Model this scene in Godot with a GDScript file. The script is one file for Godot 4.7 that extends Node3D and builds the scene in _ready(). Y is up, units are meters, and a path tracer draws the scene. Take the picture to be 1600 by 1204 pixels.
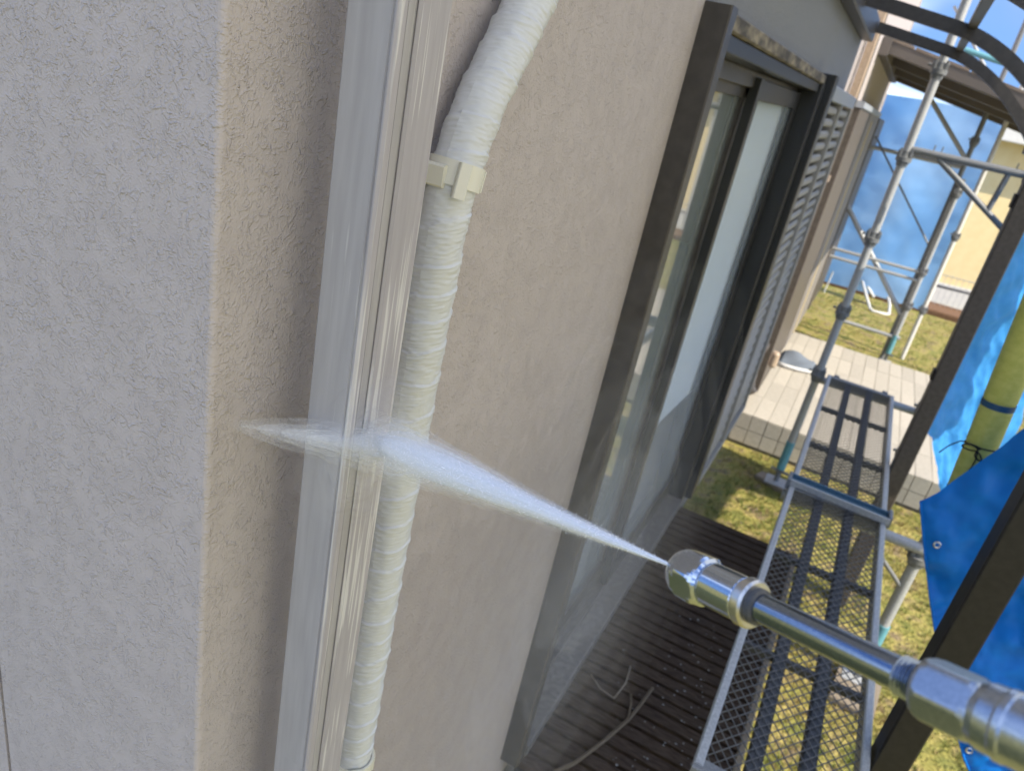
extends Node3D
# A house wall being jet-washed, seen from a low scaffold deck. Heights are given from the camera's eye; H lifts them so that the lawn is at y = 0.

const H := 2.35
var rng := RandomNumberGenerator.new()
var used := {}


func V(x: float, y: float, z: float) -> Vector3:
	return Vector3(x, y + H, z)


# ---------- naming ----------
func numbered(called: String) -> String:
	if not used.has(called):
		used[called] = 0
		return called
	used[called] += 1
	return "%s_%03d" % [called, used[called]]


func tag(o: Node, label: String, category: String, group := "") -> Node:
	o.set_meta("label", label)
	o.set_meta("category", category)
	if group:
		o.set_meta("group", group)
	return o


func thing(called: String, label: String, category: String, at := Vector3.ZERO, group := "") -> Node3D:
	var o := Node3D.new()
	o.name = numbered(called)
	o.position = at
	add_child(o, true)
	tag(o, label, category, group)
	return o


func put(called: String, st: SurfaceTool, m: Material, parent: Node = self, smooth := false) -> MeshInstance3D:
	st.generate_normals()
	return put_mesh(called, st.commit(), m, parent)


func put_mesh(called: String, mesh: Mesh, m: Material, parent: Node = self) -> MeshInstance3D:
	var o := MeshInstance3D.new()
	o.mesh = mesh
	o.material_override = m
	o.name = called
	if parent == self:
		o.name = numbered(called)
	parent.add_child(o, true)
	if parent is Node3D and parent != self:
		# parts are modelled in world places; bring them into the thing's own frame
		var p := parent
		var off := Vector3.ZERO
		while p is Node3D and p != self:
			off += (p as Node3D).position
			p = p.get_parent()
		o.position = -off
	return o


func structure(o: Node) -> Node:
	o.set_meta("kind", "structure")
	return o


# ---------- geometry ----------
func mb() -> SurfaceTool:
	var st := SurfaceTool.new()
	st.begin(Mesh.PRIMITIVE_TRIANGLES)
	return st


func tri(st: SurfaceTool, a: Vector3, b: Vector3, c: Vector3) -> void:
	st.add_vertex(a); st.add_vertex(c); st.add_vertex(b)


func quad(st: SurfaceTool, a: Vector3, b: Vector3, c: Vector3, d: Vector3) -> void:
	tri(st, a, b, c); tri(st, a, c, d)


func frame_of(dir: Vector3, hint := Vector3.UP) -> Array:
	var w := dir.normalized()
	var h := hint
	if absf(w.dot(h)) > 0.98:
		h = Vector3.RIGHT
	var u := h.cross(w).normalized()
	return [u, w.cross(u).normalized(), w]


# extrude a polygon (in u, v) from a to b; u = hint x dir, v = dir x u
func extrude(st: SurfaceTool, poly: PackedVector2Array, a: Vector3, b: Vector3, hint := Vector3.UP) -> void:
	var f := frame_of(b - a, hint)
	var n := poly.size()
	st.set_smooth_group(-1)
	var ca := Vector2.ZERO
	for p in poly:
		ca += p / n
	for i in n:
		var p := poly[i]
		var q := poly[(i + 1) % n]
		var pa: Vector3 = a + f[0] * p.x + f[1] * p.y
		var qa: Vector3 = a + f[0] * q.x + f[1] * q.y
		var pb: Vector3 = b + f[0] * p.x + f[1] * p.y
		var qb: Vector3 = b + f[0] * q.x + f[1] * q.y
		quad(st, pa, qa, qb, pb)
		tri(st, a + f[0] * ca.x + f[1] * ca.y, qa, pa)
		tri(st, b + f[0] * ca.x + f[1] * ca.y, pb, qb)


func rect(w: float, h: float, c := 0.0) -> PackedVector2Array:
	w /= 2.0; h /= 2.0
	if c <= 0.0:
		return PackedVector2Array([Vector2(-w, -h), Vector2(w, -h), Vector2(w, h), Vector2(-w, h)])
	return PackedVector2Array([Vector2(-w + c, -h), Vector2(w - c, -h), Vector2(w, -h + c), Vector2(w, h - c), Vector2(w - c, h), Vector2(-w + c, h), Vector2(-w, h - c), Vector2(-w, -h + c)])


func bar(st: SurfaceTool, a: Vector3, b: Vector3, w: float, h: float, c := 0.0, hint := Vector3.UP) -> void:
	extrude(st, rect(w, h, c), a, b, hint)


# a box between two corners, edges along its longest side chamfered by c
func box(st: SurfaceTool, lo: Vector3, hi: Vector3, c := 0.0) -> void:
	var m := (lo + hi) / 2.0
	var s := hi - lo
	if s.y >= s.x and s.y >= s.z:
		bar(st, Vector3(m.x, lo.y, m.z), Vector3(m.x, hi.y, m.z), s.z, s.x, c, Vector3.RIGHT)
	elif s.x >= s.z:
		bar(st, Vector3(lo.x, m.y, m.z), Vector3(hi.x, m.y, m.z), s.z, s.y, c)
	else:
		bar(st, Vector3(m.x, m.y, lo.z), Vector3(m.x, m.y, hi.z), s.x, s.y, c)


# surface of revolution: profile of (distance along axis, radius)
func lathe(st: SurfaceTool, a: Vector3, dir: Vector3, prof: PackedVector2Array, n := 24, smooth := true) -> void:
	var f := frame_of(dir)
	for k in prof.size() - 1:
		var p := prof[k]
		var q := prof[k + 1]
		st.set_smooth_group(k + 1 if smooth else -1)
		for i in n:
			var t0 := TAU * i / n
			var t1 := TAU * (i + 1) / n
			var d0: Vector3 = f[0] * cos(t0) + f[1] * sin(t0)
			var d1: Vector3 = f[0] * cos(t1) + f[1] * sin(t1)
			var pa: Vector3 = a + f[2] * p.x
			var qa: Vector3 = a + f[2] * q.x
			if p.y > 1e-6 and q.y > 1e-6:
				quad(st, pa + d0 * p.y, pa + d1 * p.y, qa + d1 * q.y, qa + d0 * q.y)
			elif p.y > 1e-6:
				tri(st, pa + d0 * p.y, pa + d1 * p.y, qa)
			elif q.y > 1e-6:
				tri(st, pa, qa + d1 * q.y, qa + d0 * q.y)


func pipe(st: SurfaceTool, a: Vector3, b: Vector3, r: float, n := 16) -> void:
	lathe(st, a, b - a, PackedVector2Array([Vector2(0, 0), Vector2(0, r), Vector2((b - a).length(), r), Vector2((b - a).length(), 0)]), n)


func sweep(st: SurfaceTool, pts: PackedVector3Array, r: float, n := 8) -> void:
	st.set_smooth_group(1)
	var rings := []
	for i in pts.size():
		var d := pts[mini(i + 1, pts.size() - 1)] - pts[maxi(i - 1, 0)]
		var f := frame_of(d, Vector3(0.13, 0.9, 0.4))
		var ring := PackedVector3Array()
		for k in n:
			ring.append(pts[i] + (f[0] * cos(TAU * k / n) + f[1] * sin(TAU * k / n)) * r)
		rings.append(ring)
	for i in rings.size() - 1:
		for k in n:
			quad(st, rings[i][k], rings[i][(k + 1) % n], rings[i + 1][(k + 1) % n], rings[i + 1][k])
	for e in [0, rings.size() - 1]:
		for k in n:
			if e == 0:
				tri(st, pts[e], rings[e][(k + 1) % n], rings[e][k])
			else:
				tri(st, pts[e], rings[e][k], rings[e][(k + 1) % n])


# an n x m sheet of points, smooth
func grid_mesh(fn: Callable, nu: int, nv: int) -> ArrayMesh:
	var v := PackedVector3Array()
	var uv := PackedVector2Array()
	var idx := PackedInt32Array()
	for j in nv + 1:
		for i in nu + 1:
			v.append(fn.call(float(i) / nu, float(j) / nv))
			uv.append(Vector2(float(i) / nu, float(j) / nv))
	for j in nv:
		for i in nu:
			var a := j * (nu + 1) + i
			idx.append_array([a, a + 1, a + nu + 2, a, a + nu + 2, a + nu + 1])
	return smooth_mesh(v, uv, idx)


func smooth_mesh(v: PackedVector3Array, uv: PackedVector2Array, idx: PackedInt32Array) -> ArrayMesh:
	var nr := PackedVector3Array()
	nr.resize(v.size())
	for k in range(0, idx.size(), 3):
		var n := (v[idx[k + 2]] - v[idx[k]]).cross(v[idx[k + 1]] - v[idx[k]])
		nr[idx[k]] += n; nr[idx[k + 1]] += n; nr[idx[k + 2]] += n
	for i in nr.size():
		nr[i] = nr[i].normalized()
	var arr := []
	arr.resize(Mesh.ARRAY_MAX)
	arr[Mesh.ARRAY_VERTEX] = v
	arr[Mesh.ARRAY_NORMAL] = nr
	arr[Mesh.ARRAY_TEX_UV] = uv
	arr[Mesh.ARRAY_INDEX] = idx
	var m := ArrayMesh.new()
	m.add_surface_from_arrays(Mesh.PRIMITIVE_TRIANGLES, arr)
	return m


# ---------- materials ----------
func lin(r: float, g: float, b: float) -> Color:
	return Color(r, g, b).linear_to_srgb()


func mat(c: Color, rough := 0.8, metal := 0.0) -> StandardMaterial3D:
	var m := StandardMaterial3D.new()
	m.albedo_color = c
	m.roughness = rough
	m.metallic = metal
	return m


func noise(seed_: int, freq: float, oct := 4, kind := FastNoiseLite.TYPE_SIMPLEX_SMOOTH, fractal := FastNoiseLite.FRACTAL_FBM) -> FastNoiseLite:
	var n := FastNoiseLite.new()
	n.seed = seed_
	n.noise_type = kind
	n.frequency = freq
	n.fractal_type = fractal
	n.fractal_octaves = oct
	return n


func noise_tex(n: FastNoiseLite, size: int, stops: Array, seamless := true) -> NoiseTexture2D:
	var t := NoiseTexture2D.new()
	t.width = size
	t.height = size
	t.seamless = seamless
	t.noise = n
	if stops:
		var g := Gradient.new()
		g.offsets = PackedFloat32Array(stops.map(func(s): return s[0]))
		g.colors = PackedColorArray(stops.map(func(s): return s[1]))
		t.color_ramp = g
	return t


func triplanar(m: StandardMaterial3D, scale: Vector3, world := true) -> void:
	m.uv1_triplanar = true
	m.uv1_world_triplanar = world
	m.uv1_scale = scale


# speckled colour from noise, laid from three sides at a size in metres
func mottled(a: Color, b: Color, metres: float, rough := 0.8, metal := 0.0, seed_ := 1, stretch := Vector3.ONE, f := 0.02) -> StandardMaterial3D:
	var m := mat(Color.WHITE, rough, metal)
	m.albedo_texture = noise_tex(noise(seed_, f, 5), 512, [[0.2, a], [0.8, b]])
	triplanar(m, stretch / metres)
	return m


# sprayed stucco: smooth plateaus broken by patches of thin wavy ridges
func stucco_image(seed_: int) -> Image:
	var n := 1024
	var w := noise(seed_, 0.022, 2, FastNoiseLite.TYPE_SIMPLEX)
	w.domain_warp_enabled = true
	w.domain_warp_amplitude = 34.0
	w.domain_warp_frequency = 0.022
	var ridge := w.get_seamless_image(n, n).get_data()
	var w2 := noise(seed_ + 3, 0.05, 2, FastNoiseLite.TYPE_SIMPLEX)
	w2.domain_warp_enabled = true
	w2.domain_warp_amplitude = 14.0
	w2.domain_warp_frequency = 0.05
	var ridge2 := w2.get_seamless_image(n, n).get_data()
	var patch := noise(seed_ + 7, 0.016, 3).get_seamless_image(n, n).get_data()
	var fine := noise(seed_ + 9, 0.16, 3).get_seamless_image(n, n).get_data()
	var out := PackedByteArray()
	out.resize(n * n)
	for i in n * n:
		var p := clampf((patch[i] - 40.0) / 80.0, 0.0, 1.0)
		var a := 1.0 - absf(ridge[i] - 128.0) / 20.0
		var b := 1.0 - absf(ridge2[i] - 132.0) / 26.0
		var h := 40.0 + 0.10 * fine[i]
		if a > 0.0:
			h += 78.0 * a * a * p
		if b > 0.0:
			h += 42.0 * b * (0.25 + p)
		out[i] = int(clampf(h, 0.0, 255.0))
	return Image.create_from_data(n, n, false, Image.FORMAT_L8, out)


# paint with chalky upright scratches where it has worn through; a texture 0.12 m wide and 1.6 m tall
func chalked(base: Color, seed_: int, amount: float) -> StandardMaterial3D:
	var w := 256
	var h := 1024
	var n1 := noise(seed_, 0.09, 3)
	var n2 := noise(seed_ + 1, 0.004, 3)
	var n3 := noise(seed_ + 2, 0.02, 4)
	var im := Image.create(w, h, false, Image.FORMAT_RGB8)
	var white := lin(0.63, 0.62, 0.60)
	for j in h:
		# wrapped over the last rows so that the strip repeats without a seam
		var t := clampf((j - (h - 96)) / 96.0, 0.0, 1.0)
		for i in w:
			var v := n1.get_noise_2d(i, j * 0.075)
			var m := n2.get_noise_2d(i * 0.5, j)
			if t > 0.0:
				v = lerpf(v, n1.get_noise_2d(i, (j - h) * 0.075), t)
				m = lerpf(m, n2.get_noise_2d(i * 0.5, j - h), t)
			var g := n3.get_noise_2d(i * 2.0, j * 0.5)
			var c := clampf((v + m * 0.8 - 0.36 + 0.14 * amount) * 5.0, 0.0, 1.0) * 0.8
			var b := base * (1.0 + 0.06 * g)
			im.set_pixel(i, j, b.lerp(white, c))
	var m := mat(Color.WHITE, 0.72)
	m.albedo_texture = ImageTexture.create_from_image(im)
	triplanar(m, Vector3(1.0 / 0.12, 1.0 / 1.6, 1.0 / 0.12))
	return m


var M := {}


func materials() -> void:
	var st_h := ImageTexture.create_from_image(stucco_image(11))
	var st := mat(Color.WHITE, 0.82)
	st.albedo_texture = noise_tex(noise(5, 0.006, 5), 1024, [[0.22, lin(0.455, 0.412, 0.404)], [0.5, lin(0.472, 0.428, 0.420)], [0.78, lin(0.484, 0.439, 0.430)]])
	st.heightmap_enabled = true
	st.heightmap_texture = st_h
	st.heightmap_scale = 0.36
	triplanar(st, Vector3.ONE / 0.46)
	M.stucco = st
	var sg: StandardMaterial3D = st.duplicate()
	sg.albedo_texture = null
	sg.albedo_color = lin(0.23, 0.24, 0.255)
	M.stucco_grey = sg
	# painted plastic downpipe, chalked where the paint has worn through
	M.downpipe = chalked(lin(0.37, 0.36, 0.37), 130, -3.2)
	M.downpipe_worn = chalked(lin(0.375, 0.355, 0.37), 135, 0.5)
	var tape := mat(lin(0.55, 0.56, 0.49), 0.42)
	tape.albedo_color = lin(0.66, 0.66, 0.615)
	tape.albedo_color = lin(0.60, 0.62, 0.63)
	M.tape = tape
	M.band = mat(lin(0.68, 0.67, 0.58), 0.45)
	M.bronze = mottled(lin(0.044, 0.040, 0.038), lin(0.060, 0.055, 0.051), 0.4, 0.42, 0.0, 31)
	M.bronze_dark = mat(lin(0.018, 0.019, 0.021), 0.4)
	M.bronze_dusty = mottled(lin(0.06, 0.054, 0.048), lin(0.30, 0.26, 0.185), 0.30, 0.85, 0.0, 33, Vector3(1, 1, 0.35), 0.012)
	M.sill = mottled(lin(0.09, 0.085, 0.08), lin(0.15, 0.14, 0.13), 0.3, 0.6, 0.0, 34)
	M.louver = mat(lin(0.30, 0.30, 0.29), 0.55)
	M.cap = mat(lin(0.33, 0.36, 0.40), 0.45)
	M.box_brown = mottled(lin(0.075, 0.062, 0.052), lin(0.10, 0.085, 0.07), 0.5, 0.5, 0.0, 35)
	M.box_grey = mottled(lin(0.19, 0.175, 0.165), lin(0.24, 0.22, 0.20), 0.3, 0.55, 0.0, 36)
	M.beige = mottled(lin(0.44, 0.34, 0.25), lin(0.52, 0.41, 0.31), 0.3, 0.5, 0.0, 37)
	var g := mat(Color(0.80, 0.86, 0.88, 0.20), 0.03)
	g.transparency = BaseMaterial3D.TRANSPARENCY_ALPHA
	M.glass = g
	var fg := mat(Color(0.72, 0.78, 0.83, 0.20), 0.4)
	fg.transparency = BaseMaterial3D.TRANSPARENCY_ALPHA
	M.frosted = fg
	M.added_blind = mat(lin(0.66, 0.75, 0.84), 0.9)
	M.curtain = mat(lin(0.78, 0.82, 0.80), 0.95)
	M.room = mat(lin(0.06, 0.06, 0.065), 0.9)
	M.foundation = mottled(lin(0.16, 0.15, 0.135), lin(0.24, 0.225, 0.20), 0.6, 0.9, 0.0, 38)
	# wet deck boards
	M.deck = []
	for k in 3:
		var d := mottled(lin(0.040, 0.027, 0.019), lin(0.088, 0.064, 0.047), 0.35, 0.6, 0.0, 41 + k, Vector3(0.35, 2.0, 2.0), 0.03)
		d.metallic_specular = 0.22
		M.deck.append(d)
	M.chalk = mat(lin(0.26, 0.26, 0.25), 0.8)
	M.twig = mottled(lin(0.10, 0.075, 0.05), lin(0.17, 0.135, 0.09), 0.05, 0.9, 0.0, 44)
	M.galv = mottled(lin(0.38, 0.395, 0.41), lin(0.52, 0.535, 0.54), 0.12, 0.55, 0.25, 51)
	M.galv_dark = mottled(lin(0.18, 0.19, 0.20), lin(0.27, 0.28, 0.29), 0.08, 0.55, 0.3, 52)
	M.rib = mottled(lin(0.055, 0.06, 0.068), lin(0.11, 0.115, 0.125), 0.05, 0.5, 0.4, 53)
	M.mesh_steel = mottled(lin(0.12, 0.12, 0.12), lin(0.20, 0.20, 0.195), 0.06, 0.55, 0.5, 54)
	M.blue_paint = mottled(lin(0.045, 0.115, 0.19), lin(0.10, 0.19, 0.27), 0.08, 0.5, 0.1, 55)
	M.cyan = mottled(lin(0.10, 0.32, 0.40), lin(0.18, 0.42, 0.48), 0.05, 0.5, 0.0, 56)
	M.tan_pole = mottled(lin(0.34, 0.28, 0.22), lin(0.46, 0.40, 0.33), 0.2, 0.5, 0.2, 57)
	M.timber = mottled(lin(0.20, 0.165, 0.125), lin(0.32, 0.27, 0.20), 0.1, 0.9, 0.0, 58, Vector3(1, 3, 3))
	M.black_post = mottled(lin(0.009, 0.008, 0.008), lin(0.018, 0.015, 0.014), 0.3, 0.5, 0.0, 59)
	M.brown_post = mottled(lin(0.075, 0.064, 0.057), lin(0.105, 0.090, 0.080), 0.3, 0.45, 0.0, 60)
	M.tile = []
	for k in 4:
		var t := mottled(lin(0.47, 0.435, 0.365) * (1.0 - 0.02 * k), lin(0.53, 0.49, 0.415) * (1.0 - 0.02 * k), 0.4, 0.75, 0.0, 61 + k)
		M.tile.append(t)
	M.grout_pale = mat(lin(0.33, 0.30, 0.25), 0.95)
	M.grout = mat(lin(0.17, 0.155, 0.13), 0.95)
	var tp := mottled(lin(0.05, 0.33, 0.86), lin(0.07, 0.40, 0.92), 0.6, 0.42, 0.0, 71)
	tp.backlight_enabled = true
	tp.backlight = Color(0.85, 0.85, 0.85)
	M.tarp = tp
	var td := mottled(lin(0.004, 0.15, 0.56), lin(0.006, 0.19, 0.64), 0.6, 0.4, 0.0, 77)
	td.metallic_specular = 0.35
	td.backlight_enabled = true
	td.backlight = Color(0.35, 0.35, 0.35)
	M.tarp_deep = td
	var ts := mottled(lin(0.22, 0.50, 0.95), lin(0.38, 0.62, 0.96), 9.0, 0.6, 0.0, 72, Vector3.ONE, 0.012)
	ts.backlight_enabled = true
	ts.backlight = Color(0.9, 0.9, 0.9)
	M.sheet = ts
	var gs := mat(lin(0.87, 0.86, 0.84), 0.8)
	gs.backlight_enabled = true
	gs.backlight = Color(0.95, 0.95, 0.95)
	M.grey_sheet = gs
	M.foam = mottled(lin(0.45, 0.47, 0.10), lin(0.56, 0.56, 0.15), 0.3, 0.55, 0.0, 73)
	M.navy = mat(lin(0.012, 0.07, 0.16), 0.5)
	M.string = mat(lin(0.008, 0.010, 0.016), 0.8)
	M.cream = mottled(lin(0.80, 0.64, 0.34), lin(0.84, 0.69, 0.39), 1.5, 0.85, 0.0, 74)
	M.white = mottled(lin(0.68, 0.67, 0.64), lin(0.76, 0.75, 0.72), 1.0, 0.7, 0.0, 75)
	M.soil = mottled(lin(0.14, 0.075, 0.04), lin(0.22, 0.12, 0.065), 0.4, 0.95, 0.0, 76)
	M.grey_cloth = mat(lin(0.16, 0.19, 0.23), 0.9)
	M.white_plastic = mat(lin(0.72, 0.72, 0.70), 0.45)
	M.chrome = mottled(lin(0.40, 0.46, 0.56), lin(0.52, 0.58, 0.68), 0.012, 0.13, 1.0, 81)
	M.steel = mottled(lin(0.19, 0.24, 0.32), lin(0.30, 0.35, 0.44), 0.03, 0.14, 1.0, 82, Vector3(1, 1, 1), 0.04)
	M.steel_dull = mottled(lin(0.30, 0.35, 0.43), lin(0.42, 0.47, 0.55), 0.02, 0.28, 1.0, 83)
	M.brass = mottled(lin(0.50, 0.50, 0.50), lin(0.62, 0.62, 0.61), 0.02, 0.3, 1.0, 84)
	M.canopy = mottled(lin(0.17, 0.135, 0.11), lin(0.23, 0.185, 0.15), 0.6, 0.7, 0.0, 85, Vector3(0.4, 2, 2))
	M.canopy_beam = mat(lin(0.12, 0.105, 0.095), 0.6)
	# lawn: tired autumn turf
	var lw := mat(Color.WHITE, 0.95)
	lw.albedo_texture = noise_tex(noise(91, 0.012, 6), 1024, [[0.2, lin(0.17, 0.18, 0.042)], [0.42, lin(0.275, 0.25, 0.062)], [0.6, lin(0.36, 0.30, 0.095)], [0.8, lin(0.22, 0.17, 0.09)]])
	lw.heightmap_enabled = true
	lw.heightmap_texture = noise_tex(noise(92, 0.2, 4), 512, [])
	lw.heightmap_scale = 1.5
	triplanar(lw, Vector3.ONE / 2.6)
	M.lawn = lw


# ---------- the build ----------
func _ready() -> void:
	rng.seed = 7
	var cam := Camera3D.new()
	cam.name = "camera"
	cam.position = V(0.42, 0.0, 0.0)
	cam.rotation = Vector3(deg_to_rad(-23.734), deg_to_rad(22.343), deg_to_rad(12.262))
	cam.fov = 54.3
	cam.near = 0.05
	cam.far = 300.0
	var at := CameraAttributesPhysical.new()
	at.frustum_focal_length = 23.4
	at.frustum_focus_distance = 0.62
	at.frustum_near = 0.05
	at.frustum_far = 300.0
	at.exposure_aperture = 9.0
	at.exposure_multiplier = 1.0
	cam.attributes = at
	add_child(cam)
	cam.current = true

	var we := WorldEnvironment.new()
	we.name = "world_environment"
	var env := Environment.new()
	env.background_mode = Environment.BG_SKY
	var sky := Sky.new()
	var sm := ProceduralSkyMaterial.new()
	sm.sky_top_color = Color(0.33, 0.56, 0.93)
	sm.sky_horizon_color = Color(0.54, 0.76, 1.0)
	sm.sky_curve = 0.12
	sm.ground_bottom_color = Color(0.30, 0.28, 0.20)
	sm.ground_horizon_color = Color(0.50, 0.52, 0.50)
	sm.sun_angle_max = 20.0
	sm.sky_energy_multiplier = 0.54
	# broken fair-weather cloud all over the sky
	var cw := 1024
	var ch := 512
	var cn := noise(3, 2.2, 5)
	var ci := Image.create(cw, ch, false, Image.FORMAT_RGBA8)
	for j in ch:
		var lat := PI / 2 - PI * (j + 0.5) / ch
		for i in cw:
			var lon := TAU * i / cw
			var p := Vector3(cos(lat) * cos(lon), sin(lat) * 2.2, cos(lat) * sin(lon))
			var a := clampf(cn.get_noise_3dv(p) * 1.9 + 0.60, 0.0, 1.0)
			ci.set_pixel(i, j, Color(1.0, 0.985, 0.96, a * a))
	sm.sky_cover = ImageTexture.create_from_image(ci)
	sm.sky_cover_modulate = Color(0.95, 0.98, 1.0, 0.80)
	sky.sky_material = sm
	env.sky = sky
	env.tonemap_mode = Environment.TONE_MAPPER_LINEAR
	env.tonemap_exposure = 3.75
	env.sdfgi_enabled = true
	env.ssao_enabled = true
	env.ssil_enabled = true
	we.environment = env
	add_child(we)

	var sun := DirectionalLight3D.new()
	sun.name = "sun"
	sun.light_energy = 0.6
	sun.light_color = Color(1.0, 0.95, 0.86)
	sun.light_angular_distance = 0.5
	sun.shadow_enabled = true
	add_child(sun)
	sun.look_at_from_position(Vector3(0.72, 0.66, 0.15) * 50.0, Vector3.ZERO)

	materials()
	ground()
	house()
	terrace()
	neighbour()
	canopy()
	roof_frame()
	deck()
	scaffold()
	planks()
	tarps()
	downpipe()
	taped_line()
	lance()
	water()
	small_things()


func ground() -> void:
	var st := mb()
	quad(st, V(-90, -2.35, 60), V(90, -2.35, 60), V(90, -2.35, -120), V(-90, -2.35, -120))
	structure(put("lawn", st, M.lawn))
	# blades near enough to be told from the turf
	var blade := mb()
	for k in 6:
		var a := TAU * k / 6.0 + 0.4
		var d := Vector3(cos(a), 0, sin(a))
		var s := Vector3(-d.z, 0, d.x) * 0.0022
		var h := 0.022 + 0.012 * (k % 3)
		var p0 := d * 0.006
		var p1 := d * 0.014 + Vector3(0, h * 0.6, 0)
		var p2 := d * 0.028 + Vector3(0, h, 0)
		quad(blade, p0 - s, p0 + s, p1 + s * 0.8, p1 - s * 0.8)
		tri(blade, p1 - s * 0.8, p1 + s * 0.8, p2)
	blade.generate_normals()
	var gm := mat(Color.WHITE, 0.8)
	gm.vertex_color_use_as_albedo = true
	gm.backlight_enabled = true
	gm.backlight = Color(0.3, 0.3, 0.3)
	var mesh := blade.commit()
	mesh.surface_set_material(0, gm)
	var patch := noise(95, 0.9, 3)
	var bare := noise(96, 1.6, 3)
	var xf := []
	var cs := []
	for i in 30000:
		var x: float
		var z: float
		if i < 17000:
			x = rng.randf_range(0.03, 2.4); z = rng.randf_range(-5.42, -1.6)
		elif i < 22000:
			x = rng.randf_range(0.03, 2.6); z = rng.randf_range(-12.4, -8.2)
		else:
			x = rng.randf_range(1.75, 4.5); z = rng.randf_range(-12.4, -1.2)
		if z > -8.22 and z < -5.4 and x < 1.78:
			continue
		if bare.get_noise_2d(x, z) > 0.12 and rng.randf() < 0.75:
			continue
		var t := clampf(patch.get_noise_2d(x, z) * 1.6 + 0.5 + rng.randf_range(-0.3, 0.3), 0.0, 1.0)
		var c := Color(0.17, 0.21, 0.045).lerp(Color(0.42, 0.36, 0.12), t)
		if rng.randf() < 0.12:
			c = Color(0.30, 0.22, 0.11)
		xf.append(Transform3D(Basis(Vector3.UP, rng.randf() * TAU).scaled(Vector3.ONE * rng.randf_range(0.4, 0.9)), V(x, -2.352, z)))
		cs.append(c)
	var mm := MultiMesh.new()
	mm.transform_format = MultiMesh.TRANSFORM_3D
	mm.use_colors = true
	mm.mesh = mesh
	mm.instance_count = xf.size()
	for i in xf.size():
		mm.set_instance_transform(i, xf[i])
		mm.set_instance_color(i, cs[i])
	var o := MultiMeshInstance3D.new()
	o.name = "short_grass"
	o.multimesh = mm
	add_child(o)
	tag(o, "short yellow green turf grass growing over the lawn", "grass")
	o.set_meta("kind", "stuff")


func house() -> void:
	var h := thing("house", "beige stucco house wall with dark sash window and louvred shutters", "house", V(0, -2.35, -0.4))
	# front wall round the window opening (x = 0 plane faces the lawn), end wall at z = -0.4 faces the camera
	var top := 3.2
	var st := mb()
	var foot := -2.0
	wall_piece(st, -0.4, -1.55, foot, top, true)
	wall_piece(st, -1.55, -3.44, foot, -1.87, false)
	wall_piece(st, -3.44, -4.9, foot, 0.14, false)
	wall_piece(st, -4.9, -10.3, foot, top, false)
	put("wall", st, M.stucco, h)
	st = mb()
	wall_piece(st, -1.55, -4.9, 0.14, top, false)
	put("lintel_wall", st, M.stucco_grey, h)
	st = mb()
	box(st, V(-3.2, foot, -0.6), V(-0.335, top, -0.4))
	put("end_wall", st, M.stucco, h)
	# the joint strip between end wall boards sits 7 mm back
	st = mb()
	box(st, V(-0.335, foot, -0.6), V(-0.329, top, -0.407))
	put("wall_joint", st, M.foundation, h)
	st = mb()
	box(st, V(-0.329, foot, -0.6), V(-0.2, top, -0.4))
	put("end_wall", st, M.stucco, h)
	st = mb()
	box(st, V(-3.2, -2.36, -10.27), V(-0.02, foot, -0.43))
	put("foundation", st, M.foundation, h)
	st = mb()
	box(st, V(-3.2, foot, -10.3), V(-3.0, top, -0.6))
	box(st, V(-3.0, foot, -10.3), V(-0.2, top, -10.1))
	put("rear_wall", st, M.stucco, h)
	st = mb()
	box(st, V(-3.5, top, -10.6), V(0.02, top + 0.1, -0.3))
	put("roof_slab", st, M.box_grey, h)
	# thin see-through sheets give the lower stucco a darker tone
	var wn := noise(151, 1.0, 3)
	for k in 3:
		var wm2 := mat(lin(0.14, 0.125, 0.115), 0.35)
		wm2.transparency = BaseMaterial3D.TRANSPARENCY_ALPHA
		wm2.albedo_color.a = 0.032
		var wet2 := grid_mesh(func(u: float, v: float) -> Vector3:
			var z := lerpf(-0.72, -1.5455, u)
			var high := -0.46 - 0.12 * k - 0.10 * u + 0.10 * wn.get_noise_2d(z * 6.0, 20.0 + k) + 0.05 * wn.get_noise_2d(z * 26.0, 30.0 + k)
			return V(0.0012 + 0.0004 * k, lerpf(high, -1.95, v), z), 160, 4)
		put_mesh("dark_patch", wet2, wm2, h)
	window(h)
	louvres(h)
	second_box(h)


func wall_piece(st: SurfaceTool, z0: float, z1: float, y0: float, y1: float, corner: bool) -> void:
	if not corner:
		box(st, V(-0.2, y0, z1), V(0, y1, z0))
		return
	# rounded outer corner: polygon in x, z
	var pts := PackedVector2Array()
	var r := 0.005
	pts.append(Vector2(-0.2, z1)); pts.append(Vector2(0, z1))
	for k in 7:
		var a := PI / 2 * k / 6.0
		pts.append(Vector2(-r + r * cos(a), z0 - r + r * sin(a)))
	pts.append(Vector2(-0.2, z0))
	st.set_smooth_group(-1)
	for i in pts.size():
		var p := pts[i]
		var q := pts[(i + 1) % pts.size()]
		if i >= 2 and i <= 7:
			st.set_smooth_group(3)
		else:
			st.set_smooth_group(-1)
		quad(st, V(q.x, y0, q.y), V(p.x, y0, p.y), V(p.x, y1, p.y), V(q.x, y1, q.y))
	st.set_smooth_group(-1)
	for i in range(1, pts.size() - 1):
		tri(st, V(pts[0].x, y1, pts[0].y), V(pts[i].x, y1, pts[i].y), V(pts[i + 1].x, y1, pts[i + 1].y))
		tri(st, V(pts[0].x, y0, pts[0].y), V(pts[i + 1].x, y0, pts[i + 1].y), V(pts[i].x, y0, pts[i].y))


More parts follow.
